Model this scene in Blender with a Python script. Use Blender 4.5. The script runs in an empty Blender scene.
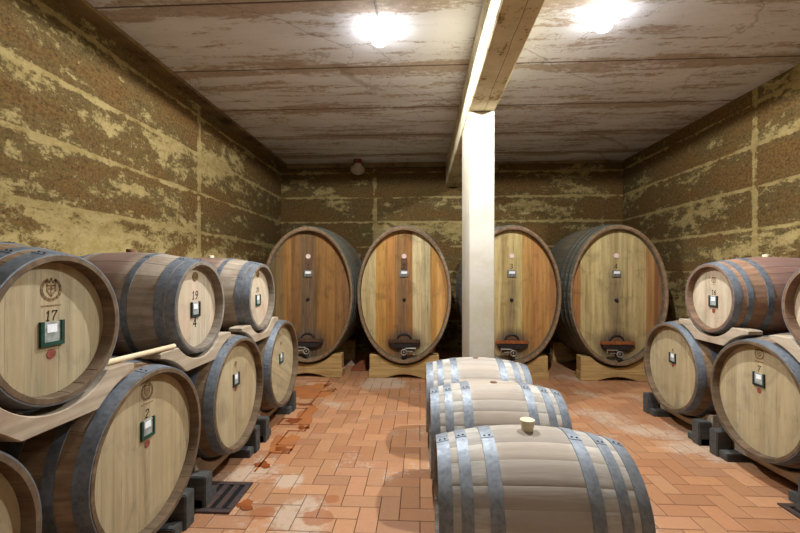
import bpy, bmesh, math, random
from math import sin, cos, pi, sqrt, radians as R
random.seed(7)
S = bpy.context.scene
COL = S.collection

# ------------------------------------------------------------------ materials
def lin(c):
    f = lambda v: v/12.92 if v <= .04045 else ((v+.055)/1.055)**2.4
    return (f(c[0]/255), f(c[1]/255), f(c[2]/255), 1)

class G:
    """small node-graph helper"""
    def __init__(s, name):
        s.m = bpy.data.materials.new(name); s.m.use_nodes = True
        s.t = s.m.node_tree; s.n = s.t.nodes; s.n.clear()
        s.out = s.n.new('ShaderNodeOutputMaterial')
        s.b = s.n.new('ShaderNodeBsdfPrincipled')
        s.t.links.new(s.b.outputs[0], s.out.inputs[0])
    def put(s, sock, v):
        if isinstance(v, bpy.types.NodeSocket): s.t.links.new(v, sock)
        elif v is not None: sock.default_value = v
    def math(s, op, a, b=None, c=None, clamp=False):
        n = s.n.new('ShaderNodeMath'); n.operation = op; n.use_clamp = clamp
        for i, v in enumerate((a, b, c)): s.put(n.inputs[i], v)
        return n.outputs[0]
    def obj(s):
        return s.n.new('ShaderNodeTexCoord').outputs['Object']
    def rand(s):
        return s.n.new('ShaderNodeObjectInfo').outputs['Random']
    def sep(s, v):
        n = s.n.new('ShaderNodeSeparateXYZ'); s.put(n.inputs[0], v); return n.outputs
    def comb(s, x, y, z=0.0):
        n = s.n.new('ShaderNodeCombineXYZ')
        for i, v in enumerate((x, y, z)): s.put(n.inputs[i], v)
        return n.outputs[0]
    def scale(s, v, sc):
        n = s.n.new('ShaderNodeVectorMath'); n.operation = 'MULTIPLY'
        s.put(n.inputs[0], v); n.inputs[1].default_value = sc; return n.outputs[0]
    def add(s, v, w):
        n = s.n.new('ShaderNodeVectorMath'); n.operation = 'ADD'
        s.put(n.inputs[0], v); s.put(n.inputs[1], w); return n.outputs[0]
    def noise(s, v, sc, det=4, rough=.55, dist=0.0):
        n = s.n.new('ShaderNodeTexNoise'); s.put(n.inputs['Vector'], v)
        n.inputs['Scale'].default_value = sc; n.inputs['Detail'].default_value = det
        n.inputs['Roughness'].default_value = rough; n.inputs['Distortion'].default_value = dist
        return n.outputs[0]
    def voro(s, v, sc):
        n = s.n.new('ShaderNodeTexVoronoi'); s.put(n.inputs['Vector'], v)
        n.inputs['Scale'].default_value = sc; return n.outputs['Distance']
    def step(s, v, a, b):
        n = s.n.new('ShaderNodeMapRange'); n.interpolation_type = 'SMOOTHSTEP'
        s.put(n.inputs[0], v); s.put(n.inputs[1], a); s.put(n.inputs[2], b)
        return n.outputs[0]
    def mix(s, f, a, b, mode='MIX'):
        n = s.n.new('ShaderNodeMix'); n.data_type = 'RGBA'; n.blend_type = mode
        s.put(n.inputs[0], f); s.put(n.inputs[6], a); s.put(n.inputs[7], b)
        return n.outputs[2]
    def attr(s, name):
        n = s.n.new('ShaderNodeAttribute'); n.attribute_name = name; return n.outputs['Color']
    def bump(s, h, st=.3, d=.01):
        n = s.n.new('ShaderNodeBump'); n.inputs['Strength'].default_value = st
        n.inputs['Distance'].default_value = d; s.put(n.inputs['Height'], h)
        s.t.links.new(n.outputs[0], s.b.inputs['Normal'])
    def done(s, col, rough=.7, metal=0.0, spec=.3):
        s.put(s.b.inputs['Base Color'], col); s.put(s.b.inputs['Roughness'], rough)
        s.put(s.b.inputs['Metallic'], metal); s.b.inputs['Specular IOR Level'].default_value = spec
        return s.m

def wood(name, c1, c2, axis, tint=True, rough=.75, sc=1.0, dark=.35, stain=None, blotch=None, drip=False, grime=.55):
    """grain runs along the given local axis; 'tint' is the board-by-board colour of the timber"""
    g = G(name); p = g.obj()
    r = g.math('MULTIPLY', g.rand(), 37.0)
    p0 = g.add(p, g.comb(r, r, r))
    st = {'x': (1.2, 22, 22), 'y': (22, 1.2, 22), 'z': (22, 22, 1.2)}[axis]
    n1 = g.noise(g.scale(p0, st), 1.0*sc, 6, .6, .4)
    st2 = tuple(v*3.2 for v in st)
    n2 = g.noise(g.scale(p0, st2), 1.0*sc, 4, .7)
    n3 = g.noise(p0, 3.2, 5, .6)
    col = g.mix(g.step(n1, .28, .72), lin(c1), lin(c2))
    f = g.math('MULTIPLY', g.step(n2, .5, .78), dark)
    col = g.mix(f, col, lin(tuple(v*.45 for v in c1)))
    if blotch:
        col = g.mix(g.math('MULTIPLY', g.step(n3, .5, .72), .55), col, lin(blotch))
    gr = g.noise(g.add(p0, g.comb(7.3, 1.1, 4.2)), 4.5, 7, .68, .6)
    gs = g.noise(g.scale(p0, tuple(v*.32 if v > 5 else v*.7 for v in st)), 1.0, 5, .65, .3)
    gm = g.math('ADD', g.math('MULTIPLY', g.step(gr, .5, .72), .55), g.math('MULTIPLY', g.step(gs, .52, .74), .6), clamp=True)
    col = g.mix(g.math('MULTIPLY', gm, grime), col, lin(tuple(a*.30+b*.30 for a, b in zip(c1, (150, 142, 122)))))
    if stain:   # (colour, half width along x): wine-soaked middle staves
        x = g.math('ABSOLUTE', g.sep(p)[0])
        w = g.math('ADD', x, g.math('MULTIPLY', g.math('SUBTRACT', n3, .5), .12))
        k = g.math('SUBTRACT', 1.0, g.step(w, stain[1]*.7, stain[1]*1.15))
        col = g.mix(g.math('MULTIPLY', k, .75), col, lin(stain[0]))
    if tint:
        col = g.mix(1.0, col, g.attr('tint'), 'MULTIPLY')
    if drip:    # old wine marks: a run below the plug and a halo round the hatch
        s = g.sep(p); wob = g.math('MULTIPLY', g.math('SUBTRACT', n1, .5), .22)
        ay = g.math('ADD', g.math('ABSOLUTE', g.math('ADD', s[1], g.math('MULTIPLY', g.math('SUBTRACT', n3, .5), .12))), wob)
        run = g.math('MULTIPLY', g.math('SUBTRACT', 1.0, g.step(ay, .02, .12)), g.math('MULTIPLY', g.step(s[2], -.62, -.35), g.math('SUBTRACT', 1.0, g.step(s[2], .15, .42))))
        dz = g.math('MULTIPLY', g.math('ADD', s[2], .70), 1.25)
        hal = g.math('ADD', g.math('SQRT', g.math('ADD', g.math('POWER', s[1], 2.0), g.math('POWER', dz, 2.0))), g.math('MULTIPLY', wob, .7))
        hal = g.math('SUBTRACT', 1.0, g.step(hal, .17, .36))
        m = g.math('ADD', g.math('MULTIPLY', run, .55), g.math('MULTIPLY', hal, .85), clamp=True)
        col = g.mix(m, col, g.mix(g.step(n2, .3, .7), lin((112, 92, 72)), lin((66, 50, 40))))
    h = g.math('ADD', n1, g.math('MULTIPLY', n2, .6))
    g.bump(h, .35, .004)
    return g.done(col, rough)

def plain(name, c, rough=.6, metal=0.0, var=.25, sc=30, c2=None):
    g = G(name); p = g.obj(); n = g.noise(p, sc, 5, .6)
    b = c2 or tuple(v*(1-var) for v in c)
    g.bump(n, .15, .003)
    return g.done(g.mix(g.step(n, .35, .68), lin(c), lin(b)), rough, metal)

def galvanised(name, c1, c2, rust):
    g = G(name); p = g.obj(); r = g.math('MULTIPLY', g.rand(), 19.0)
    p0 = g.add(p, g.comb(r, r, r))
    n = g.noise(p0, 26, 6, .65); v = g.voro(p0, 60); n2 = g.noise(p0, 5, 5, .6)
    col = g.mix(g.step(n, .3, .7), lin(c1), lin(c2))
    col = g.mix(g.math('MULTIPLY', v, .35), col, lin(tuple(min(255, x*1.2) for x in c1)))
    col = g.mix(g.math('MULTIPLY', g.step(n2, .52, .75), .6), col, lin(rust))
    g.bump(n, .2, .002)
    return g.done(col, g.math('ADD', .42, g.math('MULTIPLY', n, .25)), .45, .4)

def lines_mask(g, z, period, off, wob, w0, w1):
    q = g.math('ADD', g.math('ADD', z, off), wob)
    m = g.math('PINGPONG', q, period*.5)     # 0 on each line
    return g.math('SUBTRACT', 1.0, g.step(m, w0, w1))

def concrete_wall(name, uaxis, seam, seedv, thr, zref):
    g = G(name); s = g.sep(g.obj())
    u = s[uaxis]; z = s[2]
    def P(ku, kz, k): return g.comb(g.math('MULTIPLY_ADD', u, ku, seedv*k), g.math('MULTIPLY_ADD', z, kz, seedv), 0.0)
    big = g.noise(P(.7, 1.9, 1), 1.25, 5, .6)
    med = g.noise(P(1.0, 1.5, 2), 5.5, 10, .76, .2)
    lift = g.math('FLOOR', g.math('DIVIDE', g.math('SUBTRACT', z, .10), .47))
    bay = g.math('FLOOR', g.math('DIVIDE', g.math('SUBTRACT', u, seam), 2.35))
    wn = g.n.new('ShaderNodeTexWhiteNoise'); wn.noise_dimensions = '2D'
    g.put(wn.inputs['Vector'], g.comb(g.math('ADD', lift, seedv), bay))
    pour = g.math('MULTIPLY', g.math('SUBTRACT', wn.outputs['Value'], .5), .12)
    fin = g.noise(P(1, 1, 1), 34, 6, .7)
    grit = g.noise(P(1, 1, 3), 95, 3, .6)
    pores = g.voro(P(1, 1, 1), 26)
    wob = g.math('MULTIPLY', g.math('SUBTRACT', med, .5), .10)
    ln = lines_mask(g, z, .47, -.10, wob, .004, .034)
    sd = g.math('ABSOLUTE', g.math('SUBTRACT', g.math('ADD', u, g.math('MULTIPLY', wob, .6)), seam))
    sm = g.math('SUBTRACT', 1.0, g.step(sd, .022, .055))
    edge = g.math('MAXIMUM', ln, sm)
    low = g.math('MULTIPLY', g.math('SUBTRACT', zref, z), .032)
    v = g.math('ADD', g.math('MULTIPLY', big, .75), g.math('MULTIPLY', med, .62))
    v = g.math('ADD', v, g.math('MULTIPLY', fin, .30))
    v = g.math('ADD', g.math('ADD', v, low), pour)
    v = g.math('ADD', v, g.math('MULTIPLY', edge, .15))
    v = g.math('SUBTRACT', v, g.math('MULTIPLY', g.step(g.noise(P(.4, .4, 5), 1.1, 2), .55, .75), .10))
    pl = g.step(v, thr, thr+.07)
    dk = g.mix(g.step(fin, .3, .7), lin((122, 92, 50)), lin((80, 57, 30)))
    dk = g.mix(g.step(big, .35, .65), dk, g.mix(g.step(fin, .3, .7), lin((104, 90, 54)), lin((72, 61, 37))))
    dk = g.mix(g.math('MULTIPLY', g.step(grit, .5, .75), .45), dk, lin((48, 36, 22)))
    dk = g.mix(g.math('MULTIPLY', g.step(g.math('SUBTRACT', .4, pores), .2, .36), .5), dk, lin((128, 108, 64)))
    dk = g.mix(g.math('MULTIPLY', g.math('SUBTRACT', 1.0, g.step(pores, .12, .30)), .65), dk, lin((44, 34, 24)))
    spk = g.noise(P(1, 1.3, 6), 13, 8, .76)
    dk = g.mix(g.math('MULTIPLY', g.step(spk, .56, .68), .6), dk, lin((52, 42, 28)))
    dk = g.mix(g.math('MULTIPLY', g.step(spk, .47, .36), .5), dk, lin((122, 102, 62)))
    lt = g.mix(g.step(med, .35, .65), lin((136, 116, 70)), lin((160, 141, 94)))
    lt = g.mix(g.math('MULTIPLY', g.step(spk, .54, .66), .75), lt, lin((104, 84, 48)))
    col = g.mix(pl, dk, lt)
    g.bump(g.math('ADD', g.math('MULTIPLY', pl, .7), g.math('MULTIPLY', fin, .6)), .55, .012)
    return g.done(col, .92, 0, .15)

def ceiling_mat():
    g = G('ceiling_concrete'); s = g.sep(g.obj()); x, y = s[0], s[1]
    def P(kx, ky, k): return g.comb(g.math('MULTIPLY_ADD', x, kx, 3.1*k), g.math('MULTIPLY_ADD', y, ky, 1.7*k), 0.0)
    big = g.noise(P(.5, 1.4, 1), 1.3, 5, .6)
    str_ = g.noise(P(.45, 3.0, 2), 2.6, 7, .7, .5)
    fin = g.noise(P(.7, 1.3, 3), 16, 9, .78)
    wob = g.math('MULTIPLY', g.math('SUBTRACT', g.noise(P(1, 1, 4), 3, 3), .5), .05)
    jt = lines_mask(g, y, 1.0, 0.0, g.math('MULTIPLY', wob, .15), .004, .014)
    jn = lines_mask(g, y, 1.0, -.04, wob, .02, .20)
    base = g.mix(g.step(big, .3, .7), lin((226, 228, 234)), lin((206, 206, 210)))
    pv = g.math('ADD', g.math('MULTIPLY', str_, .75), g.math('MULTIPLY', fin, .45))
    pv = g.math('ADD', pv, g.math('MULTIPLY', jn, .125))
    pv = g.math('ADD', pv, g.math('MULTIPLY', g.math('SUBTRACT', big, .5), .35))
    peel = g.step(pv, .615, .70)
    br = g.mix(g.step(fin, .35, .7), lin((174, 152, 128)), lin((136, 112, 90)))
    col = g.mix(g.math('MULTIPLY', peel, .72), base, br)
    specks = g.step(g.noise(P(.8, 1.2, 7), 22, 7, .75), .60, .68)
    col = g.mix(g.math('MULTIPLY', specks, .6), col, lin((92, 68, 48)))
    # hairline cracks
    cv = g.n.new('ShaderNodeTexVoronoi'); cv.feature = 'DISTANCE_TO_EDGE'
    cw = g.noise(P(1, 1, 5), 2.4, 4)
    g.put(cv.inputs['Vector'], g.add(P(.8, .8, 6), g.comb(cw, cw, 0.0))); cv.inputs['Scale'].default_value = .9
    ck = g.math('SUBTRACT', 1.0, g.step(cv.outputs['Distance'], .002, .008))
    col = g.mix(g.math('MULTIPLY', ck, .35), col, lin((110, 88, 70)))
    col = g.mix(g.math('MULTIPLY', jt, .85), col, lin((66, 48, 36)))
    h = g.math('SUBTRACT', g.math('SUBTRACT', g.math('MULTIPLY', fin, .4), g.math('MULTIPLY', peel, .5)), jt)
    g.bump(h, .5, .008)
    return g.done(col, .9, 0, .2)

def plaster(name, c1, c2, peel, thr, crack_axis=None):
    g = G(name); p = g.obj()
    n = g.noise(p, 2.6, 6, .65); f = g.noise(p, 24, 7, .7)
    col = g.mix(g.step(n, .3, .7), lin(c1), lin(c2))
    v = g.math('ADD', g.math('MULTIPLY', n, .55), g.math('MULTIPLY', f, .5))
    pk = g.step(v, thr, thr+.05)
    col = g.mix(g.math('MULTIPLY', pk, .8), col, lin(peel))
    if crack_axis is not None:
        s = g.sep(p); w = g.math('MULTIPLY', g.math('SUBTRACT', g.noise(p, 3, 5), .5), .03)
        d = g.math('ABSOLUTE', g.math('SUBTRACT', g.math('ADD', s[0], w), crack_axis))
        ck = g.math('SUBTRACT', 1.0, g.step(d, .001, .004))
        col = g.mix(g.math('MULTIPLY', ck, .8), col, lin((90, 66, 40)))
    g.bump(f, .4, .006)
    return g.done(col, .85, 0, .2)

def tile_mat():
    g = G('terracotta_tile'); p = g.obj(); s = g.sep(p)
    n = g.noise(p, 2.2, 5, .6); f = g.noise(p, 26, 6, .7); sp = g.noise(p, 70, 3, .6)
    col = g.mix(1.0, lin((255, 255, 255)), g.attr('tint'), 'MULTIPLY')
    col = g.mix(g.math('MULTIPLY', g.step(f, .45, .75), .3), col, lin((150, 100, 70)))
    col = g.mix(g.math('MULTIPLY', g.step(n, .55, .75), .35), col, lin((178, 132, 108)))
    col = g.mix(g.math('MULTIPLY', g.step(sp, .62, .75), .35), col, lin((118, 74, 52)))
    # lime bloom: dried splashes with their own outline
    sv = g.math('ADD', g.math('MULTIPLY', g.noise(p, 1.25, 3, .5), .7), g.math('MULTIPLY', f, .36))
    salt = g.step(sv, .575, .66)
    for cx, cy, rr, k in ((-.72, 2.45, .33, .17), (2.2, 4.2, .75, .10), (2.25, 3.4, .4, .10), (-.55, 5.35, .5, .16), (-.93, 2.83, .16, .2)):
        d = g.math('SQRT', g.math('ADD', g.math('POWER', g.math('SUBTRACT', s[0], cx), 2.0), g.math('POWER', g.math('SUBTRACT', s[1], cy), 2.0)))
        m = g.math('MULTIPLY', g.math('SUBTRACT', 1.0, g.step(d, rr*.25, rr)), k)
        salt = g.math('MAXIMUM', salt, g.step(g.math('ADD', sv, m), .60, .70))
    col = g.mix(g.math('MULTIPLY', salt, .6), col, lin((192, 176, 156)))
    for cx, cy, rr in ((-.62, 2.42, .10), (-.58, 2.62, .05), (-.98, 2.45, .08)):
        d = g.math('SQRT', g.math('ADD', g.math('POWER', g.math('SUBTRACT', s[0], cx), 2.0), g.math('POWER', g.math('SUBTRACT', s[1], cy), 2.0)))
        d = g.math('ADD', d, g.math('MULTIPLY', g.math('SUBTRACT', g.noise(p, 9, 4), .5), .10))
        col = g.mix(g.math('MULTIPLY', g.math('SUBTRACT', 1.0, g.step(d, rr*.85, rr)), .7), col, lin((148, 88, 48)))
    g.bump(f, .25, .004)
    r = g.math('ADD', .36, g.math('MULTIPLY', f, .3))
    return g.done(col, r, 0, .4)

M = {}
M['head'] = wood('oak_head', (176, 160, 126), (156, 139, 105), 'z', dark=.42, grime=.75, blotch=(158, 140, 104))
M['head_pale'] = wood('pale_oak_head', (188, 174, 150), (170, 153, 126), 'z', dark=.36, grime=.6, blotch=(186, 150, 130))
M['cask_head'] = wood('cask_plank', (255, 250, 240), (214, 200, 176), 'z', dark=.55, sc=.8, drip=True, grime=.75)
M['stave_grey'] = wood('weathered_stave', (174, 160, 142), (142, 126, 108), 'x', stain=((112, 84, 72), .16), blotch=(112, 90, 68))
M['stave_mauve'] = wood('wine_stained_stave', (164, 130, 104), (134, 102, 80), 'x', stain=((128, 98, 92), .2))
M['stave_brown'] = wood('brown_stave', (146, 122, 94), (112, 88, 62), 'x', blotch=(98, 76, 54))
M['stave_pale'] = wood('pale_stave', (190, 184, 174), (160, 152, 140), 'x', stain=((160, 146, 130), .18), dark=.3, grime=.8, blotch=(160, 148, 124))
M['stave_cask'] = wood('dark_cask_stave', (132, 120, 98), (104, 96, 78), 'x', blotch=(116, 122, 102))
M['cask_rim'] = wood('cask_rim_wood', (142, 116, 88), (108, 82, 58), 'x', tint=False)
M['hoop'] = galvanised('galvanised_steel', (122, 128, 134), (88, 94, 101), (88, 84, 80))
M['hoop_pale'] = galvanised('bright_galvanised_steel', (140, 146, 152), (106, 112, 119), (100, 100, 98))
M['hoop_iron'] = galvanised('dark_hoop_iron', (104, 108, 102), (78, 82, 78), (96, 80, 64))
M['rivet'] = plain('rivet_steel', (70, 70, 72), .5, .6)
M['green'] = plain('green_label_frame', (30, 70, 54), .5)
M['darkframe'] = plain('dark_label_frame', (44, 50, 46), .5)
M['card'] = plain('grey_label_card', (158, 164, 158), .5)
M['paper'] = plain('white_paper', (232, 234, 236), .7, var=.05)
M['ink'] = plain('black_ink', (36, 30, 26), .8)
M['brand'] = plain('burnt_brand', (136, 110, 76), .85)
M['seal'] = plain('brown_seal', (118, 92, 46), .7)
M['wax'] = plain('red_wax', (138, 72, 56), .6)
M['silicone'] = plain('cream_silicone', (226, 214, 178), .45, var=.08)
M['cork'] = plain('brown_bung', (132, 92, 62), .8)
M['saddle'] = wood('saddle_timber', (184, 168, 146), (150, 134, 112), 'y', tint=False, blotch=(134, 104, 80))
M['cradle'] = wood('cradle_timber', (196, 164, 108), (164, 130, 80), 'y', tint=False, blotch=(146, 108, 66))
M['block'] = wood('dark_block', (84, 84, 80), (58, 58, 58), 'x', tint=False, blotch=(72, 62, 52))
M['batten'] = wood('pale_batten', (226, 208, 172), (206, 186, 148), 'y', tint=False, dark=.15)
M['scrap'] = wood('red_scrap', (146, 86, 50), (108, 58, 34), 'y', tint=False)
M['hatch'] = wood('hatch_wood', (110, 82, 58), (82, 58, 42), 'y', tint=False)
M['bar_rust'] = plain('rust_bar', (158, 92, 48), .7, .1, .3)
M['bar_dark'] = plain('dark_bar', (92, 66, 46), .7, .1, .3)
M['dark'] = plain('black_board', (46, 38, 34), .8)
M['valve'] = plain('valve_steel', (178, 172, 160), .35, .7)
M['iron'] = plain('black_iron', (48, 46, 46), .55, .3)
M['drain'] = plain('drain_iron', (66, 60, 62), .5, .3, c2=(92, 72, 62))
M['pit_shade'] = plain('drain_dark_sheet', (16, 14, 13), .9)
M['pinkdisc'] = plain('pink_white_enamel', (226, 198, 188), .4, var=.1)
M['plaque'] = plain('plaque_metal', (140, 140, 132), .45, .4)
M['lampbase'] = plain('lamp_base', (200, 198, 190), .5)
M['jar'] = plain('dusty_glass', (196, 182, 168), .25, var=.2)
M['redcap'] = plain('red_brown_cap', (120, 52, 42), .6)
M['conduit'] = plain('grey_conduit', (150, 140, 132), .6)
M['mortar'] = plain('mortar', (66, 48, 38), .9)
M['tile'] = tile_mat()
M['ceil'] = ceiling_mat()
M['wallL'] = concrete_wall('wall_left_concrete', 1, 4.73, 2.3, .845, 2.4)
M['wallR'] = concrete_wall('wall_right_concrete', 1, 4.68, 8.9, .87, 2.4)
M['wallB'] = concrete_wall('wall_back_concrete', 0, -.86, 5.7, .87, 2.4)
M['beam'] = plaster('beam_plaster', (214, 204, 174), (186, 172, 132), (124, 98, 58), .565, .64)
M['column'] = plaster('column_plaster', (184, 178, 164), (172, 161, 138), (168, 150, 112), .66)
M['trim'] = plaster('trim_concrete', (138, 116, 80), (106, 86, 58), (72, 55, 38), .58)
def lamp_mat(name, e):
    g = G(name); n = g.n.new('ShaderNodeEmission')
    n.inputs[0].default_value = (.97, .98, 1, 1); n.inputs[1].default_value = e
    g.t.links.new(n.outputs[0], g.out.inputs[0]); g.n.remove(g.b); return g.m
M['lamp'] = lamp_mat('lamp_glass_lit', 40)
def puddle_mat():
    g = G('wine_puddle'); p = g.obj(); n = g.noise(p, 6, 5, .6)
    col = g.mix(g.step(n, .3, .7), lin((150, 78, 36)), lin((108, 52, 24)))
    return g.done(col, .14, 0, .6)
M['puddle'] = puddle_mat()
def damp_mat():
    g = G('damp_terracotta'); p = g.obj(); n = g.noise(p, 5, 5, .6)
    return g.done(g.mix(g.step(n, .3, .7), lin((176, 108, 58)), lin((154, 98, 62))), .25, 0, .5)
M['damp'] = damp_mat()

# ------------------------------------------------------------------ mesh helpers
def tag(o, label, cat, group=None):
    o['label'] = label; o['category'] = cat
    if group: o['group'] = group
    return o
def empty(name, loc, rz, label, cat, group=None):
    o = bpy.data.objects.new(name, None); COL.objects.link(o)
    o.empty_display_size = .1
    o.location = loc; o.rotation_euler = (0, 0, rz)
    return tag(o, label, cat, group)

class MB:
    def __init__(s): s.v = []; s.f = []; s.sm = []; s.mi = []; s.tint = []
    def add(s, vs, fs, smooth=False, mi=0, tint=(1, 1, 1)):
        b = len(s.v); s.v += [tuple(v) for v in vs]
        for f in fs:
            s.f.append([b+i for i in f]); s.sm.append(smooth); s.mi.append(mi); s.tint.append(tint)
        return s
    def box(s, x0, x1, y0, y1, z0, z1, bev=0.0, mi=0, tint=(1, 1, 1)):
        if bev <= 0:
            s.add([(x, y, z) for z in (z0, z1) for y in (y0, y1) for x in (x0, x1)],
                  [(0, 2, 3, 1), (4, 5, 7, 6), (0, 1, 5, 4), (2, 6, 7, 3), (0, 4, 6, 2), (1, 3, 7, 5)], mi=mi, tint=tint)
        else:
            bm = bmesh.new(); bmesh.ops.create_cube(bm, size=1)
            for v in bm.verts:
                v.co = ((x0+x1)/2+v.co.x*(x1-x0), (y0+y1)/2+v.co.y*(y1-y0), (z0+z1)/2+v.co.z*(z1-z0))
            bmesh.ops.bevel(bm, geom=list(bm.edges), offset=bev, segments=2, affect='EDGES')
            s.bm(bm, mi=mi, tint=tint)
        return s
    def bm(s, bm, smooth=False, mi=0, tint=(1, 1, 1)):
        bm.verts.index_update()
        s.add([v.co[:] for v in bm.verts], [[v.index for v in f.verts] for f in bm.faces], smooth, mi, tint); bm.free(); return s
    def prism(s, pts, x0, x1, bev=0.0, mi=0):
        """polygon in (y,z), pushed from x0 to x1"""
        bm = bmesh.new()
        a = [bm.verts.new((x0, y, z)) for y, z in pts]
        f = bm.faces.new(a)
        r = bmesh.ops.extrude_face_region(bm, geom=[f])
        for e in r['geom']:
            if isinstance(e, bmesh.types.BMVert): e.co.x = x1
        bmesh.ops.recalc_face_normals(bm, faces=bm.faces)
        if bev > 0:
            ed = [e for e in bm.edges if len(e.link_faces) == 2 and e.calc_face_angle(0) > .6]
            bmesh.ops.bevel(bm, geom=ed, offset=bev, segments=1, affect='EDGES')
        return s.bm(bm, mi=mi)
    def revolve(s, prof, seg, sy=1.0, closed=False, smooth=True, mi=0, cy=0, cz=0):
        """profile of (x, r) turned about the x axis; sy squeezes y"""
        n = len(prof); vs = []
        for i in range(seg):
            a = 2*pi*i/seg
            for x, r in prof: vs.append((x, cy+r*sin(a)*sy, cz+r*cos(a)))
        fs = []
        for i in range(seg):
            j = (i+1) % seg
            for k in range(n if closed else n-1):
                l = (k+1) % n
                fs.append((i*n+k, i*n+l, j*n+l, j*n+k))
        return s.add(vs, fs, smooth, mi)
    def tube(s, pts, r, seg=10, mi=0):
        from mathutils import Vector
        P = [Vector(p) for p in pts]; rings = []
        for i, p in enumerate(P):
            d = (P[min(i+1, len(P)-1)]-P[max(i-1, 0)]).normalized()
            u = d.cross(Vector((0, 0, 1)))
            if u.length < 1e-3: u = d.cross(Vector((0, 1, 0)))
            u.normalize(); w = d.cross(u)
            rings.append([p+u*(r*cos(2*pi*k/seg))+w*(r*sin(2*pi*k/seg)) for k in range(seg)])
        vs = [v for q in rings for v in q]; fs = []
        for i in range(len(P)-1):
            for k in range(seg):
                l = (k+1) % seg
                fs.append((i*seg+k, i*seg+l, (i+1)*seg+l, (i+1)*seg+k))
        fs.append(tuple(range(seg))[::-1]); fs.append(tuple((len(P)-1)*seg+k for k in range(seg)))
        return s.add(vs, fs, True, mi)
    def ball(s, c, r, sc=(1, 1, 1), seg=12, mi=0):
        bm = bmesh.new(); bmesh.ops.create_uvsphere(bm, u_segments=seg, v_segments=max(6, seg//2), radius=r)
        for v in bm.verts: v.co = (c[0]+v.co.x*sc[0], c[1]+v.co.y*sc[1], c[2]+v.co.z*sc[2])
        return s.bm(bm, True, mi)
    def build(s, name, mats, parent=None, sharp=R(35)):
        me = bpy.data.meshes.new(name); me.from_pydata(s.v, [], s.f); me.update()
        for m in (mats if isinstance(mats, (list, tuple)) else [mats]): me.materials.append(m)
        for i, p in enumerate(me.polygons): p.use_smooth = s.sm[i]; p.material_index = s.mi[i]
        if any(t != (1, 1, 1) for t in s.tint):
            at = me.color_attributes.new('tint', 'FLOAT_COLOR', 'CORNER')
            for i, p in enumerate(me.polygons):
                for li in p.loop_indices: at.data[li].color = (*s.tint[i], 1)
        bm = bmesh.new(); bm.from_mesh(me)
        bmesh.ops.recalc_face_normals(bm, faces=bm.faces); bm.to_mesh(me); bm.free()
        if any(s.sm): me.set_sharp_from_angle(angle=sharp)
        o = bpy.data.objects.new(name, me); COL.objects.link(o)
        if parent: o.parent = parent
        return o

def struct(o): o['kind'] = 'structure'; return o
def jit(a=.1, rgb=None):
    k = 1+random.uniform(-a, a)
    w = random.uniform(-.03, .03)
    return (k*(1+w), k, k*(1-w))

# ------------------------------------------------------------------ barrels
def prof_r(x, L, rh, rb): return rb-(rb-rh)*(2*x/L)**2

def stave_mesh(L, rh, rb, nst, sy, lip, depth, rim_dark, groove=.0022):
    mb = MB(); nx = 18
    xs = [-L/2+L*i/nx for i in range(nx+1)]
    outer = [(x, prof_r(x, L, rh, rb)) for x in xs]
    prof = ([(-L/2+depth, rh-lip*1.15), (-L/2+.006, rh-lip), (-L/2, rh-lip+.004), (-L/2, rh-.003)] + outer[1:-1] +
            [(L/2, rh-.003), (L/2, rh-lip+.004), (L/2-.006, rh-lip), (L/2-depth, rh-lip*1.15)])
    n = len(prof)
    edges = [0]
    ws = [random.uniform(.75, 1.25) for _ in range(nst)]; t = sum(ws)
    for w in ws: edges.append(edges[-1]+w/t*2*pi)
    for i in range(nst):
        a0, a1 = edges[i], edges[i+1]; g = .0028
        aa = [a0, a0+g/rb*1.0, a0+(a1-a0)*.35, a0+(a1-a0)*.65, a1-g/rb, a1]
        vs = []
        for k, a in enumerate(aa):
            dr = -groove if k in (0, len(aa)-1) else 0
            for x, r in prof: vs.append((x, (r+dr)*sin(a)*sy, (r+dr)*cos(a)))
        fs = []
        for k in range(len(aa)-1):
            for q in range(n-1): fs.append((k*n+q, k*n+q+1, (k+1)*n+q+1, (k+1)*n+q))
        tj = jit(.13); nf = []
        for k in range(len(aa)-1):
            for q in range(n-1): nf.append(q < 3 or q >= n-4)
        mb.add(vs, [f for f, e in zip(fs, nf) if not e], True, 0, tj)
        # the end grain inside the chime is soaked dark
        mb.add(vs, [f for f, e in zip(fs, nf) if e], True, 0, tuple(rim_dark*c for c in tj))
    return mb

def head_mesh(x, r, sy, tints, thick=.024, widths=None):
    """boards of the head, upright, flush at local x"""
    mb = MB(); n = len(tints)
    ws = widths or [random.uniform(.8, 1.2) for _ in range(n)]
    t = sum(ws); ys = [-1]
    for w in ws: ys.append(ys[-1]+2*w/t)
    ys[-1] = 1
    for i in range(n):
        a, b = ys[i]+.0008, ys[i+1]-.0008
        m = 7; up = []; dn = []
        for k in range(m+1):
            y = a+(b-a)*k/m; h = sqrt(max(0, 1-y*y))
            up.append((y*r*sy, h*r)); dn.append((y*r*sy, -h*r))
        pts = dn+up[::-1]
        q = [pts[0]]
        for p in pts[1:]:
            if (p[0]-q[-1][0])**2+(p[1]-q[-1][1])**2 > 1e-8: q.append(p)
        if (q[0][0]-q[-1][0])**2+(q[0][1]-q[-1][1])**2 < 1e-8: q.pop()
        k = len(q)
        mb.add([(x, y, z) for y, z in q]+[(x-thick, y, z) for y, z in q],
               [tuple(range(k)), tuple(range(2*k-1, k-1, -1))]+[(j, j+k, (j+1) % k+k, (j+1) % k) for j in range(k)], False, 0, tints[i])
    return mb

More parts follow.
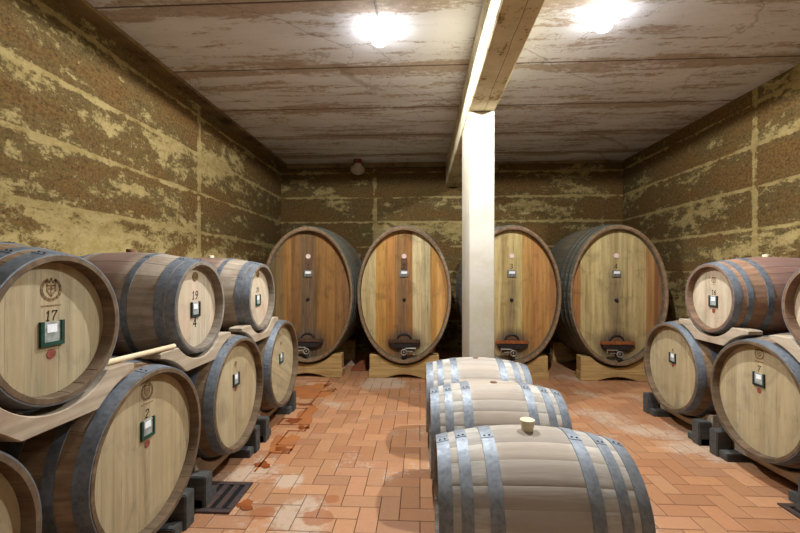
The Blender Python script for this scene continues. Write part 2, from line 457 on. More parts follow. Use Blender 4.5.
def hoop_mesh(xc, w, L, rh, rb, sy=1.0, th=.0035, ang=None):
    mb = MB(); xs = [xc-w/2, xc-w/4, xc, xc+w/4, xc+w/2]
    xs = [min(max(x, -L/2+.001), L/2-.001) for x in xs]
    o = [(x, prof_r(x, L, rh, rb)+th) for x in xs]
    i = [(x, prof_r(x, L, rh, rb)-.004) for x in reversed(xs)]
    mb.revolve(o+i, 96, sy, closed=True)
    a0 = random.uniform(-.5, .3) if ang is None else ang
    for da in (0,):        # the rivets of the lap joint
        for dx in (-w*.2, w*.2):
            a = a0+da; r = prof_r(xc+dx, L, rh, rb)+th
            mb.ball((xc+dx, r*sin(a)*sy, r*cos(a)), .006, seg=8, mi=1)
    # lap end of the strip
    a1 = a0+.1; vs = []
    for a in (a0-.05, a1):
        for x in (xs[0], xs[2], xs[4]):
            for dr in (th, th+.0022):
                r = prof_r(x, L, rh, rb)+dr; vs.append((x, r*sin(a)*sy, r*cos(a)))
    mb.add(vs, [(1, 3, 9, 7), (3, 5, 11, 9), (0, 1, 7, 6), (4, 10, 11, 5), (6, 7, 9, 8), (8, 9, 11, 10), (0, 2, 3, 1), (2, 4, 5, 3)])
    return mb

# digits as pen strokes in a 1 x 1.6 box
DIG = {
 '1': [[(.3, 1.3), (.58, 1.6), (.58, 0)], [(.38, 0), (.78, 0)]],
 '2': [[(.1, 1.2), (.2, 1.5), (.5, 1.6), (.8, 1.5), (.9, 1.2), (.75, .85), (.1, 0), (.9, 0)]],
 '3': [[(.1, 1.4), (.4, 1.6), (.75, 1.5), (.85, 1.2), (.7, .95), (.4, .85), (.75, .75), (.9, .45), (.75, .1), (.4, 0), (.1, .2)]],
 '4': [[(.7, 0), (.7, 1.6), (.05, .5), (.95, .5)]],
 '5': [[(.85, 1.6), (.2, 1.6), (.15, .9), (.5, 1.0), (.85, .8), (.9, .45), (.7, .1), (.4, 0), (.1, .15)]],
 '6': [[(.8, 1.5), (.45, 1.3), (.15, .8), (.12, .4), (.3, .05), (.65, 0), (.88, .3), (.8, .7), (.5, .85), (.18, .6)]],
 '7': [[(.1, 1.35), (.1, 1.6), (.9, 1.6), (.45, .6), (.35, 0)]],
 '9': [[(.85, 1.1), (.7, .8), (.4, .75), (.15, 1.0), (.15, 1.35), (.4, 1.6), (.7, 1.55), (.88, 1.2), (.8, .6), (.55, .15), (.25, 0)]],
 '0': [[(.5, 1.6), (.2, 1.4), (.1, .8), (.2, .2), (.5, 0), (.8, .2), (.9, .8), (.8, 1.4), (.5, 1.6)]],
}
def strokes(mb, lines, x, y0, z0, s, w, lift=.0012, slant=0.0):
    for ln in lines:
        for (a, b), (c, d) in zip(ln[:-1], ln[1:]):
            ax, az, bx, bz = y0+(a+b*slant)*s, z0+b*s, y0+(c+d*slant)*s, z0+d*s
            dx, dz = bx-ax, bz-az; L = sqrt(dx*dx+dz*dz) or 1
            ux, uz = dx/L*w*.35, dz/L*w*.35; nx, nz = -dz/L*w/2, dx/L*w/2
            q = [(ax-ux+nx, az-uz+nz), (ax-ux-nx, az-uz-nz), (bx+ux-nx, bz+uz-nz), (bx+ux+nx, bz+uz+nz)]
            mb.add([(x+lift, y, z) for y, z in q]+[(x-.001, y, z) for y, z in q],
                   [(0, 1, 2, 3), (0, 4, 5, 1), (1, 5, 6, 2), (2, 6, 7, 3), (3, 7, 4, 0)])
def number_mesh(txt, x, zc, h, slant=.12):
    mb = MB(); s = h/1.6; adv = 1.05; W = adv*len(txt)*s
    for i, c in enumerate(txt): strokes(mb, DIG[c], x, -W/2+i*adv*s, zc-h/2, s*.85, h*.10, slant=slant)
    return mb
def emblem_mesh(x, zc, r):
    """burnt crest: wreath of leaves round a small crowned shield"""
    mb = MB()
    for i in range(13):
        a = pi*.18+(2*pi-pi*.36)*i/12 - pi/2 + pi
        c = (r*.85*cos(a), r*.85*sin(a))
        strokes(mb, [[(c[0]-r*.12*sin(a+.5), c[1]+r*.12*cos(a+.5)), (c[0]+r*.16*sin(a-.4), c[1]-r*.16*cos(a-.4))]], x, 0, zc, 1, r*.22)
    sh = [(-.35, .3), (.35, .3), (.35, -.1), (0, -.5), (-.35, -.1), (-.35, .3)]
    strokes(mb, [[(a*r, b*r) for a, b in sh]], x, 0, zc, 1, r*.12)
    cr = [(-.35, .42), (-.42, .75), (-.15, .55), (0, .85), (.15, .55), (.42, .75), (.35, .42)]
    strokes(mb, [[(a*r, b*r) for a, b in cr]], x, 0, zc, 1, r*.12)
    strokes(mb, [[(-r*.2, .05*r), (r*.2, .05*r)], [(0, .2*r), (0, -.3*r)]], x, 0, zc, 1, r*.12)
    for k in range(1 if r < .05 or zc > .14 else 2):
        strokes(mb, [[(-r*.8, 0), (-r*.35, 0)], [(-r*.25, 0), (r*.2, 0)], [(r*.3, 0), (r*.8, 0)]], x, 0, zc-r*(1.25+.28*k), 1, r*.11)
    return mb
def disc(mb, x, y, z, r, th=.003, seg=20, ry=None, mi=0):
    ry = ry or r
    p = [(y+ry*cos(2*pi*k/seg), z+r*sin(2*pi*k/seg)) for k in range(seg)]
    mb.add([(x+th, a, b) for a, b in p]+[(x, a, b) for a, b in p],
           [tuple(range(seg)), tuple(range(2*seg-1, seg-1, -1))]+[(k, (k+1) % seg, (k+1) % seg+seg, k+seg) for k in range(seg)], mi=mi)
    return mb

def kid(o, root): o.parent = root; return o

KINDS = {}
def base_barrel(kind, L, rh, rb, nst, stave, hoopm, headm, hoops, bung, ang=None):
    """meshes of one kind of barrel, shared by its copies (three variants of the hooping and boards)"""
    var = []
    for v in range(3):
        d = {}
        hx = L/2-.052
        d['staves'] = stave_mesh(L, rh, rb, nst, 1, .026, .055, .55, .0010 if kind == 'pale' else .0018)
        d['head'] = head_mesh(hx, rh-.026, 1, [jit(.07) for _ in range(9 if rh > .35 else 7)])
        d['rear'] = head_mesh(-hx+.024, rh-.026, 1, [jit(.07) for _ in range(7)])
        d['hoops'] = []
        for s in (1, -1):
            for off, w in hoops: d['hoops'].append(hoop_mesh(s*(L/2-off*L), w, L, rh, rb, ang=None if ang is None else ang+random.uniform(-.07, .07)))
        var.append(d)
    KINDS[kind] = dict(L=L, rh=rh, rb=rb, var=var, mats=(M[stave], M[hoopm], M[headm]), bung=bung, cache={})

def barrel(kind, name, loc, rz, label, cat, group, v=0, number=None, num_z=.1, num_h=.06, plate=None, plate_mat='green',
           emblem=None, seal=None, dot=None, mark=False, bung='cork', roll=0.0):
    """loc is the point of the floor side of the belly; the head faces local +x"""
    K = KINDS[kind]; d = K['var'][v]; L, rh, rb = K['L'], K['rh'], K['rb']
    root = empty(name, loc, rz, label, cat, group)
    def put(key, nm, mb, mat):
        ck = K['cache'].get((v, key))
        if ck is None:
            o = mb.build(nm, mat, root); K['cache'][(v, key)] = o
        else:
            o = ck.copy(); COL.objects.link(o); o.parent = root
        o.location = (0, 0, rb); o.rotation_euler = (roll, 0, 0)
        return o
    put('staves', 'staves', d['staves'], K['mats'][0])
    put('head', 'head', d['head'], K['mats'][2]); put('rear', 'head', d['rear'], K['mats'][2])
    for i, h in enumerate(d['hoops']): put('hoop%d' % i, 'hoop', h, [K['mats'][1], M['rivet']])
    x = L/2-.052
    def part(nm, mb, mat, par=None):
        o = mb.build(nm, mat, par or root)
        if par is None: o.location = (0, 0, rb)
        return o
    if bung:
        mb = MB()
        if bung == 'silicone': mb.revolve([(0, .0), (0, .026), (.012, .027), (.05, .036), (.055, .034), (.055, 0)], 20)
        elif bung == 'flush': mb.revolve([(0, 0), (0, .024), (.009, .024), (.010, .02), (.010, 0)], 20)
        else: mb.revolve([(0, .0), (0, .024), (.012, .026), (.024, .026), (.026, .022), (.026, 0)], 20)
        o = mb.build('bung', M['silicone' if bung in ('silicone', 'white') else 'cork'], root)
        o.rotation_euler = (0, -pi/2, 0); o.location = (0, 0, rb*2-.006)
    if plate is not None:
        w, h = .100, .096
        mb = MB().box(x, x+.010, -w/2, w/2, plate-h/2, plate-h/2+.016).box(x, x+.010, -w/2, -w/2+.014, plate-h/2+.016, plate+h/2)
        mb.box(x, x+.010, w/2-.014, w/2, plate-h/2+.016, plate+h/2)
        f = part('label_plate', mb, M[plate_mat])
        c = part('card', MB().box(x, x+.005, -w/2+.014, w/2-.014, plate-h/2+.016, plate+h/2-.004), M['card'], f)
        part('paper', MB().box(x+.005, x+.0065, -.022, .020, plate+.004, plate+.036), M['paper'], f)
    if number: part('number', number_mesh(number, x, num_z, num_h), M['ink'])
    if emblem is not None: part('emblem', emblem_mesh(x, emblem[0], emblem[1]), M['brand'])
    if seal is not None: part('seal', disc(MB(), x, 0, seal, .030, .004), M['seal'])
    if dot is not None: part('wax_dot', disc(MB(), x, 0, dot, .019, .002), M['wax'])
    if mark: strokes_mb = MB(); strokes(strokes_mb, DIG['4'], x, -.02, mark, .035, .008); part('chalk_mark', strokes_mb, M['ink'])
    return root

TON = dict(L=1.15, rh=.415, rb=.485)
BAR = dict(L=.95, rh=.285, rb=.345)
h_ton = ((.030, .062), (.135, .045), (.27, .055))
h_bar = ((.030, .052), (.115, .040), (.255, .046))
h_grey = ((.031, .054), (.094, .050), (.285, .036))
base_barrel('tonneau', 1.15, .415, .485, 30, 'stave_brown', 'hoop', 'head', h_ton, True)
base_barrel('grey', .95, .285, .345, 24, 'stave_grey', 'hoop', 'head_pale', h_grey, True)
base_barrel('old', .95, .285, .345, 24, 'stave_brown', 'hoop', 'head', h_bar, True)
base_barrel('mauve', .95, .285, .345, 24, 'stave_mauve', 'hoop', 'head_pale', h_bar, True)
base_barrel('pale', .865, .285, .345, 24, 'stave_pale', 'hoop_pale', 'head', ((.034, .058), (.135, .050), (.27, .057)), True, -.08)

XL, XR = -1.35, 2.40
ZT = .097           # underside of the big barrels above the floor
GL, GR = 'big barrels in the bottom row by the left wall', 'big barrels in the bottom row by the right wall'
UL, UR = 'small barrels in the top row by the left wall', 'small barrels in the top row by the right wall'
tl = XL-1.15/2
LOW_L = (1.0, 1.99, 2.98, 3.97)
barrel('tonneau', 'large_barrel', (tl-.05, LOW_L[0], ZT), 0, 'large oak barrel under barrel 17, at the bottom left edge, cut off by the frame', 'barrel', GL, 0, bung='cork', roll=.3)
barrel('tonneau', 'large_barrel', (tl, LOW_L[1], ZT), 0, 'large oak barrel numbered 2 beside the floor drain, its head close to the viewer', 'barrel', GL, 1, '2', .195, .048, .115, 'green', (.305, .05), None, .035)
barrel('tonneau', 'large_barrel', (tl, LOW_L[2], ZT), 0, 'large oak barrel below barrel 19, dark label plate and no readable number', 'barrel', GL, 2, None, 0, 0, .10, 'darkframe', (.22, .022), None, .03)
barrel('tonneau', 'large_barrel', (tl, LOW_L[3], ZT), 0, 'large oak barrel nearest the standing casks in the left bottom row', 'barrel', GL, 0, None, 0, 0, .05, 'green', (.20, .018), None, None, roll=1.1)
tr = XR+1.15/2
LOW_R = (4.01, 3.02, 2.03)
barrel('tonneau', 'large_barrel', (tr, LOW_R[0], ZT), pi, 'large oak barrel numbered 5 standing before the rightmost cask', 'barrel', GR, 1, '5', .155, .045, .085, 'darkframe', None, None, 0.015)
barrel('tonneau', 'large_barrel', (tr, LOW_R[1], ZT), pi, 'large oak barrel numbered 7 under barrel 16, nearest on the right', 'barrel', GR, 2, '7', .222, .046, .14, 'darkframe', (.325, .045), None, .06)
barrel('tonneau', 'large_barrel', (tr, LOW_R[2], ZT), pi, 'large oak barrel in the right bottom row, on the viewer side of barrel 7', 'barrel', GR, 0)
ul = XL-.03-.95/2
ZU = .937
UP_L = (1.485, 2.48, 3.465)
barrel('old', 'wine_barrel', (ul, UP_L[0], ZU), 0, 'brown barrel numbered 17 with a green label frame and red dot', 'barrel', UL, 0, '17', .052, .043, -.02, 'green', (.15, .05), None, -.10, bung='cork')
barrel('grey', 'wine_barrel', (ul, UP_L[1], ZU), 0, 'weathered grey barrel numbered 19 with a round brown seal', 'barrel', UL, 1, '19', .075, .058, -.02, 'darkframe', None, .19, None, mark=-.13, bung='cork')
barrel('grey', 'wine_barrel', (ul, UP_L[2], ZU), 0, 'weathered grey barrel numbered 20, last of the left top row before the casks', 'barrel', UL, 2, '20', .065, .045, -.03, 'green', None, .20, None, bung='white', roll=.5)
ur = XR+.025+.95/2
UP_R = (3.505, 2.525)
barrel('mauve', 'wine_barrel', (ur, UP_R[0], ZU), pi, 'wine-stained barrel numbered 16 with white bung, on a saddle by the right wall', 'barrel', UR, 0, '16', .05, .045, -.03, 'darkframe', (.15, .03), None, -.11, bung='white')
barrel('mauve', 'wine_barrel', (ur, UP_R[1], ZU), pi, 'wine-stained barrel at the right edge, cut off by the frame above barrel 7', 'barrel', UR, 1, bung='cork', roll=.4)
GM = 'pale barrels lying in a line on the floor in the middle'
XM = .515
barrel('pale', 'wine_barrel', (XM-.005, 1.93, .06), 0, 'pale grey barrel with cream bung on top, nearest of the line on the floor', 'barrel', GM, 0, bung='silicone')
barrel('pale', 'wine_barrel', (XM-.015, 2.75, .06), 0, 'pale grey barrel between two others in the line on the floor', 'barrel', GM, 1, bung='flush', roll=.06)
barrel('pale', 'wine_barrel', (XM-.03, 3.52, .06), 0, 'pale grey barrel lying against the foot of the white column', 'barrel', GM, 2, bung='flush', roll=-.05)

# ------------------------------------------------------------------ what the barrels rest on
def arc(cy, cz, r, a0, a1, n=16):
    return [(cy+r*sin(a0+(a1-a0)*k/n), cz-r*cos(a0+(a1-a0)*k/n)) for k in range(n+1)]

# floor cradle: curved board on two stepped blocks
def cradle(x_in, s, y, label, group, dy=0.0):
    """s: +1 when the barrel head faces +x; x_in is the plane of the head"""
    root = empty('barrel_cradle', (x_in, y, 0), 0 if s > 0 else pi, label, 'barrel cradle', group)
    rr = prof_r(1.15/2-.25, 1.15, .415, .485)+.013
    cz = ZT+.485
    w = .33
    a = math.asin(w/rr)
    top = arc(0, cz, rr, -a, a)
    pts = [(-.395, .064), (-.395, top[0][1]+.012)] + top + [(.395, top[-1][1]+.012), (.395, .064), (-.395, .064)]
    MB().prism(pts, -.25, -.14, .006).build('saddle_board', M['saddle'], root)
    for q in (-1, 1):
        y0, y1 = sorted((q*.26+dy, q*.435+dy))
        u0, u1 = sorted((q*.345+dy, q*.435+dy))
        y0b, y1b = sorted((q*.405, q*.445))
        mb = MB().box(-.115, -.003, u0, u1, 0, .205, .006).box(-.27, -.02, min(y0, y1), max(y0, y1), 0, .062, .005)
        mb.build('block', M['block'], root)
    # rear pair, by the wall
    pts2 = [(-.40, .0), (-.40, top[0][1]+.012)] + top + [(.40, top[-1][1]+.012), (.40, .0)]
    MB().prism(pts2, -1.01, -.90, .006).build('saddle_board', M['saddle'], root)
    return root
nm = ['under the barrel cut off at the bottom left edge', 'under barrel 2 beside the floor drain', 'under the large barrel below barrel 19', 'under the left-row barrel nearest the casks']
for y, n in zip(LOW_L, nm): cradle(XL, 1, y, 'wooden cradle with dark stepped blocks '+n, 'floor cradles by the left wall', -.085)
nm = ['under barrel 5 before the rightmost cask', 'under barrel 7 on the right', 'under the right-row barrel outside the frame']
for y, n in zip(LOW_R, nm): cradle(XR, -1, y, 'wooden cradle with dark stepped blocks '+n, 'floor cradles by the right wall')

# saddles between the rows
def saddle(x_head, s, y, lows, label, group):
    for xo, where in ((.095, 'front'), (.86, 'rear')):
        x = x_head - s*xo
        xb = xo-(.03 if s > 0 else .025)
        rb_ = max(prof_r(.95/2-xb-q, .95, .285, .345) for q in (-.055, .055, 0))+.011
        cz = ZU+.345
        rl = max(prof_r(1.15/2-xo-q, 1.15, .415, .485) for q in (-.055, .055, 0))+.011
        zl = ZT+.485
        e = .40
        # underside: lies on the shoulders of the two lower barrels, level between them
        def under(yy):
            z = .80
            for l in lows:
                d = abs(yy-l)
                if d < rl: z = max(z, zl+sqrt(rl*rl-d*d))
            return z
        zt = max(1.064, under(y-e)+.032, under(y+e)+.032); am = math.acos((cz-zt)/rb_)
        top = arc(y, cz, rb_, -am, am)
        ys = [y-e+2*e*k/36 for k in range(37)]
        bot = [(q, max(under(q), .905)) for q in ys]
        pts = [(y-e, zt-.006), (y-e+.03, zt)] + top + [(y+e-.03, zt), (y+e, zt-.006)] + bot[::-1]
        o = MB().prism([(a-y, b-.875) for a, b in pts], -.055, .055, .004).build('barrel_saddle', M['saddle'])
        o.location = (x, y, .875)
        tag(o, (where+' timber saddle '+label), 'barrel saddle', group)
for y, lows, n in ((UP_L[0], LOW_L[0:2], 'under barrel 17'), (UP_L[1], LOW_L[1:3], 'under barrel 19'), (UP_L[2], LOW_L[2:4], 'under barrel 20')):
    saddle(XL, 1, y, lows, n+' in the left stack', 'saddles between the left rows')
for y, lows, n in ((UP_R[0], LOW_R[0:2], 'under barrel 16'), (UP_R[1], LOW_R[1:3], 'under the cut-off barrel above barrel 7')):
    saddle(XR, -1, y, lows, n+' in the right stack', 'saddles between the right rows')
o = MB().tube([(-.04, -.26, .0), (.0, .0, .0), (.025, .205, 0)], .014, 12).build('wooden_batten', M['batten'])
o.location = (-1.42, 2.00, 1.0795); tag(o, 'thin pale wooden batten lying on top of barrel 2', 'batten')
for i, (x, w) in enumerate(((.30, 'left'), (.78, 'right'))):
    o = MB().box(-.045, .045, -1.2, 1.2, 0, .062, .005).build('barrel_rail', M['block']); o.location = (x, 2.72, 0)
    tag(o, w+' dark timber rail under the three pale barrels on the floor', 'rail', 'rails under the pale barrels')

# ------------------------------------------------------------------ tall oval casks
CL, CRH, CRB, CSY = 1.45, .965, 1.01, .682
YF = 5.6
CT = {  # board colours, left to right, and their widths
 1: ([(118, 92, 56), (140, 104, 60), (164, 110, 50), (140, 92, 46), (122, 90, 58), (128, 92, 56), (164, 112, 54), (172, 118, 58), (158, 106, 54), (146, 98, 54)], None),
 2: ([(208, 176, 126), (210, 182, 134), (206, 146, 62), (196, 130, 56), (168, 118, 64), (186, 124, 60), (222, 194, 150), (216, 190, 148), (206, 146, 66), (198, 136, 64)], None),
 3: ([(196, 160, 92), (204, 166, 96), (196, 164, 104), (190, 160, 106), (202, 170, 112), (206, 178, 118), (196, 142, 70), (188, 126, 62), (194, 134, 66), (176, 116, 60)], None),
 4: ([(184, 122, 64), (202, 172, 118), (206, 176, 122), (196, 168, 118), (186, 158, 112), (192, 164, 116), (202, 172, 122), (196, 164, 114), (186, 130, 76), (156, 100, 60)], None)}
def f_tint(c):
    l = lin(c); m = (l[0]+l[1]+l[2])/3*.14
    return (.92*(l[0]*.86+m), 1.03*(l[1]*.86+m), l[2]*.86+m)
cask_hoops = None
def cask(i, xc, yaw, label, bar):
    root = empty('standing_cask', (xc, YF+CL/2, .17), -pi/2+yaw, label, 'cask', 'tall oval casks along the back wall')
    global cask_hoops
    def part(nm, mb, mat, par=None):
        o = mb.build(nm, mat, par or root)
        if par is None: o.location = (0, 0, CRB)
        return o
    st = MB(); b = stave_mesh(CL, CRH, CRB, 46, CSY, .055, .09, .6)
    part('staves', b, M['stave_cask'])
    x = CL/2-.085
    cols, ws = CT[i]
    part('head', head_mesh(x, CRH-.055, CSY, [f_tint(c) for c in cols], .05, ws), M['cask_head'])
    part('head', head_mesh(-x+.05, CRH-.055, CSY, [jit(.1) for _ in range(8)], .05), M['stave_brown'])
    # wooden rim ring on the front
    rim = MB().revolve([(CL/2-.02, CRH-.003), (CL/2+.004, CRH-.006), (CL/2+.008, CRH-.03), (CL/2-.004, CRH-.056), (CL/2-.03, CRH-.058)], 120, CSY, closed=True)
    part('rim', rim, M['cask_rim'])
    if cask_hoops is None:
        cask_hoops = []
        for xo, w in ((.09, .06), (.22, .06), (.38, .06), (-.09, .06), (-.22, .06), (-.38, .06)):
            xc_ = CL/2-xo if xo > 0 else -CL/2-xo
            cask_hoops.append(part('hoop', hoop_mesh(xc_, w, CL, CRH, CRB, CSY, .005, ang=.2), [M['hoop_iron'], M['rivet']]))
    else:
        for h in cask_hoops:
            c = h.copy(); COL.objects.link(c); c.parent = root
    # enamel disc, number and plaque
    dm = disc(MB(), x, 0, .545, .034, .012)
    part('enamel_disc', dm, M['pinkdisc'])
    mb = MB().box(x, x+.008, -.045, .045, .27, .51, .003)
    if i in (1, 2): part('backing_strip', mb, M['hatch'])
    xx = x+.008 if i in (1, 2) else x
    part('number', number_mesh(str(i), xx, .405, .075, .05), M['ink'])
    pq = part('plaque', MB().box(x, x+.022, -.062, .062, .25, .345, .006), M['plaque'])
    part('paper', MB().box(x+.022, x+.024, -.040, .040, .295, .33), M['paper'], pq)
    part('plug', MB().revolve([(x, .024), (x+.02, .022), (x+.03, .012), (x+.03, 0)], 12, cz=-.07), M['iron'])
    # manhole hatch with its crossbar
    pts = [(.10*cos(pi*k/16), -.64+.085*sin(pi*k/16)) for k in range(17)]
    pts = pts + [(-.10, -.72), (.10, -.72)]
    ht = part('hatch', MB().prism(pts, x-.005, x+.016, .003), M['hatch'])
    ar = [(x+.018, .095*cos(pi*k/16), -.64+.08*sin(pi*k/16)) for k in range(17)]
    part('iron_arch', MB().tube(ar, .013, 8), M['iron'], ht)
    part('crossbar', MB().box(x+.016, x+.06, -.225, .225, -.68, -.635, .006), M[bar])
    bt = [(-.22, -.68), (.22, -.68), (.205, -.71), (.13, -.755), (-.13, -.755), (-.205, -.71)]
    part('lower_board', MB().prism(bt, x+.012, x+.05, .004), M['dark'])
    zv = -.80
    vb = MB().revolve([(x-.01, .03), (x+.08, .03), (x+.085, .045), (x+.10, .045), (x+.10, .03), (x+.105, 0)], 16, cz=zv)
    vb.tube([(x+.06, 0, zv), (x+.07, 0, zv-.04), (x+.085, 0, zv-.085)], .028, 12)
    vv = part('valve', vb, M['iron'])
    ring = MB(); pr = [(x+.108+.010*cos(2*pi*k/8), .038+.010*sin(2*pi*k/8)) for k in range(8)]
    ring.revolve(pr, 20, closed=True, cz=zv); ring.ball((x+.108, 0, zv), .014, seg=10)
    part('valve_ring', ring, M['valve'], vv)
    q = 1 if i == 2 else -1
    lv = MB().tube([(x+.07, .0, zv+.03), (x+.09, q*.03, zv+.05), (x+.10, q*.17, zv+.055)], .010, 8).tube([(x+.10, q*.165, zv+.055), (x+.10, q*.165, zv+.02)], .008, 8)
    lv.tube([(x+.06, 0, zv+.01), (x+.085, q*.12, zv+.005)], .009, 8)
    part('lever', lv, M['valve'], vv)
    return root
XC = {1: -1.605, 2: -.225, 3: 1.285, 4: 2.715}
cask(1, XC[1], R(0), 'dark honey-brown standing cask numbered 1 in the left back corner', 'bar_dark')
cask(2, XC[2], 0, 'standing cask numbered 2 with striped pale and orange boards, left of the column', 'bar_dark')
cask(3, XC[3], 0, 'standing cask numbered 3 partly hidden by the white column', 'bar_rust')
cask(4, XC[4], 0, 'standing cask numbered 4 with greyish boards in the right back corner', 'bar_rust')
def cask_cradle(xc, label):
    root = empty('cask_cradle', (xc, YF, 0), -pi/2, label, 'cask cradle', 'timber cradles under the tall casks')
    for x0, x1 in ((-.22, -.05), (-1.38, -1.21)):
        xm = CL/2+(x1 if x0 > -.5 else x0)  # touch the widest edge over the timber
        xm = max(-CL/2, min(CL/2, CL/2+(x0 if x0 > -.5 else x1)))
        r = prof_r(xm, CL, CRH, CRB)+.014
        cz = .17+CRB; w = .36
        top = []
        for k in range(21):
            y = -w+2*w*k/20; q = y/(r*CSY); top.append((y, cz-r*sqrt(max(0, 1-q*q))))
        zs = .115
        up = [(-.49, zs)]+[(-.49, top[0][1])]+top+[(.49, top[-1][1]), (.49, zs)]
        ctr = min(t[1] for t in top)
        MB().prism(up, x0, x1, .005).build('upper_timber', M['cradle'], root)
        lo = [(-.50, zs), (-.50, 0)]+[(-.27, 0)]+[(-.27+.54*k/10, .055*sin(pi*k/10)) for k in range(1, 10)]+[(.27, 0), (.50, 0), (.50, zs)]
        MB().prism(lo, x0, x1+.01, .005).build('lower_timber', M['cradle'], root)
    return root
for i, n in ((1, 'cask 1 in the left back corner'), (2, 'cask 2 left of the column'), (3, 'cask 3 right of the column'), (4, 'cask 4 in the right back corner')):
    cask_cradle(XC[i], 'pale timber cradle carrying '+n)

# ------------------------------------------------------------------ small things
o = MB().prism([(-.12, 0), (.12, 0), (.10, .03), (.10, .17), (.06, .17), (-.10, .04)], -.05, .05, .004).build('wood_scrap', M['scrap'])
o.location = (-.93, 6.05, 0.002); o.rotation_euler = (0, 0, -pi/2+.15)
tag(o, 'reddish broken piece of wood on the floor between casks 1 and 2', 'wood scrap')

def drain(x0, x1, y0, y1, n, label):
    root = empty('floor_drain', ((x0+x1)/2, (y0+y1)/2, 0), 0, label, 'drain', 'floor drains')
    w, d = (x1-x0)/2, (y1-y0)/2; z0, z1 = .001, .012
    mb = MB().box(-w, w, -d, -d+.04, z0, z1, .002).box(-w, w, d-.04, d, z0, z1, .002)
    k = n+1; bw = .04; gap = (2*w-k*bw)/n
    for i in range(k):
        a = -w+i*(bw+gap); mb.box(a, a+bw, -d+.04, d-.04, z0, z1, .002)
    mb.build('grate', M['drain'], root)
    MB().box(-w+.01, w-.01, -d+.01, d-.01, .0005, .003).build('drain_dark_sheet', M['pit_shade'], root)  # flat black sheet; the shade under the grate is put into its colour
drain(-1.52, -1.18, 2.42, 2.78, 4, 'dark iron drain grate in the floor beside barrel 2')
drain(2.30, 2.62, 2.38, 2.70, 4, 'dark iron drain grate at the right edge before barrel 7')

# spilled wine creeping along the tile joints
T = .127
def ribbon(mb, pts, w, z0, z1):
    for (a, b), (c, d) in zip(pts[:-1], pts[1:]):
        if abs(c-a) > abs(d-b): x0, x1, y0, y1 = min(a, c)-w/2, max(a, c)+w/2, b-w/2, b+w/2
        else: x0, x1, y0, y1 = a-w/2, a+w/2, min(b, d)-w/2, max(b, d)+w/2
        mb.box(x0, x1, y0, y1, z0, z1)
def blob(mb, cx, cy, rx, ry, z0, z1, n=28, seed=0):
    rr = random.Random(seed); ph = [rr.uniform(0, 6.28) for _ in range(3)]
    p = []
    for k in range(n):
        a = 2*pi*k/n; f = 1+.22*sin(2*a+ph[0])+.16*sin(3*a+ph[1])+.12*sin(5*a+ph[2])+.08*sin(9*a+ph[0]*2)+rr.uniform(-.06, .06)
        p.append((cx+rx*f*cos(a), cy+ry*f*sin(a)))
    mb.add([(x, y, z1) for x, y in p]+[(x, y, z0) for x, y in p], [tuple(range(n))]+[(k, (k+1) % n, (k+1) % n+n, k+n) for k in range(n)])
mb = MB()
blob(mb, -1.42, 4.95, .24, .36, .0, .0010, 40, 3)
blob(mb, -1.19, 4.15, .10, .25, .0, .0010, 40, 5)
blob(mb, -1.20, 3.45, .09, .22, .0, .0010, 40, 8)
o = mb.build('damp_patch', M['damp']); o.location = (0, 0, .0005); o['kind'] = 'stuff'
tag(o, 'wet orange patches soaking the tiles beside the left cradles', 'wet patch')
mb = MB()
path = [(-1.55, 5.42), (-1.24, 5.42), (-1.24, 5.11), (-1.085, 5.11), (-1.085, 4.96), (-1.24, 4.96), (-1.24, 4.49), (-1.40, 4.49), (-1.40, 4.34), (-1.24, 4.34), (-1.24, 4.03), (-1.395, 4.03), (-1.395, 3.87), (-1.085, 3.87), (-1.085, 3.72), (-1.24, 3.72), (-1.24, 3.41), (-1.085, 3.41), (-1.085, 3.26), (-1.24, 3.26), (-1.24, 2.95)]
ribbon(mb, path, .016, .0, .0010)
for cx, cy, rx, ry, s_ in ((-1.23, 5.25, .04, .10, 1), (-1.12, 5.03, .07, .03, 2), (-1.30, 4.46, .07, .04, 4), (-1.27, 3.97, .09, .05, 6), (-1.12, 3.80, .05, .05, 7), (-1.16, 3.33, .07, .05, 9), (-1.22, 3.05, .06, .05, 11), (-1.12, 2.52, .05, .06, 12)):
    blob(mb, cx, cy, rx, ry, 0, .0010, 24, s_)
o = mb.build('wine_spill', M['puddle']); o.location = (0, 0, .0017); o['kind'] = 'stuff'
tag(o, 'dark red-brown wine trickle following the tile joints along the left row', 'wine spill')

# lamps on the ceiling
H = 3.56
def lamp(x, y, label, watts=340):
    root = empty('ceiling_lamp', (x, y, H), 0, label, 'lamp', 'lit ceiling lamps')
    b = MB().revolve([(0, 0), (0, .05), (-.012, .052), (-.02, .045), (-.02, 0)], 28)
    o = b.build('lamp_base', M['lampbase'], root); o.rotation_euler = (0, -pi/2, 0)
    g = MB().ball((0, 0, -.080), .074, seg=32).build('glass_globe', M['lamp'], root)
    L = bpy.data.lights.new('lamp_light', 'SPOT'); L.energy = watts; L.color = (.94, .97, 1.0)
    L.spot_size = R(178); L.spot_blend = .06; L.shadow_soft_size = .03
    lo = bpy.data.objects.new('lamp_light', L); COL.objects.link(lo); lo.parent = root; lo.location = (0, 0, -.172)
lamp(-.34, 3.36, 'lit white globe lamp on the ceiling left of the beam')
lamp(1.455, 3.25, 'lit white globe lamp on the ceiling right of the beam')
lamp(-.34, -.6, 'added unseen fill lamp behind the viewer, left of the beam', 30)  # added out of view as dim fill for the barrel fronts
lamp(1.47, -.6, 'added unseen fill lamp behind the viewer, right of the beam', 30)  # second added fill lamp, also out of view
o = MB().tube([(0, -.5, 0), (0, 1.2, 0), (0, 3.30, 0)], .009, 8).build('ceiling_conduit', M['conduit']); o.location = (-.34, 0, H-.0091)
tag(o, 'thin grey cable conduit on the ceiling leading to the left lamp', 'conduit')
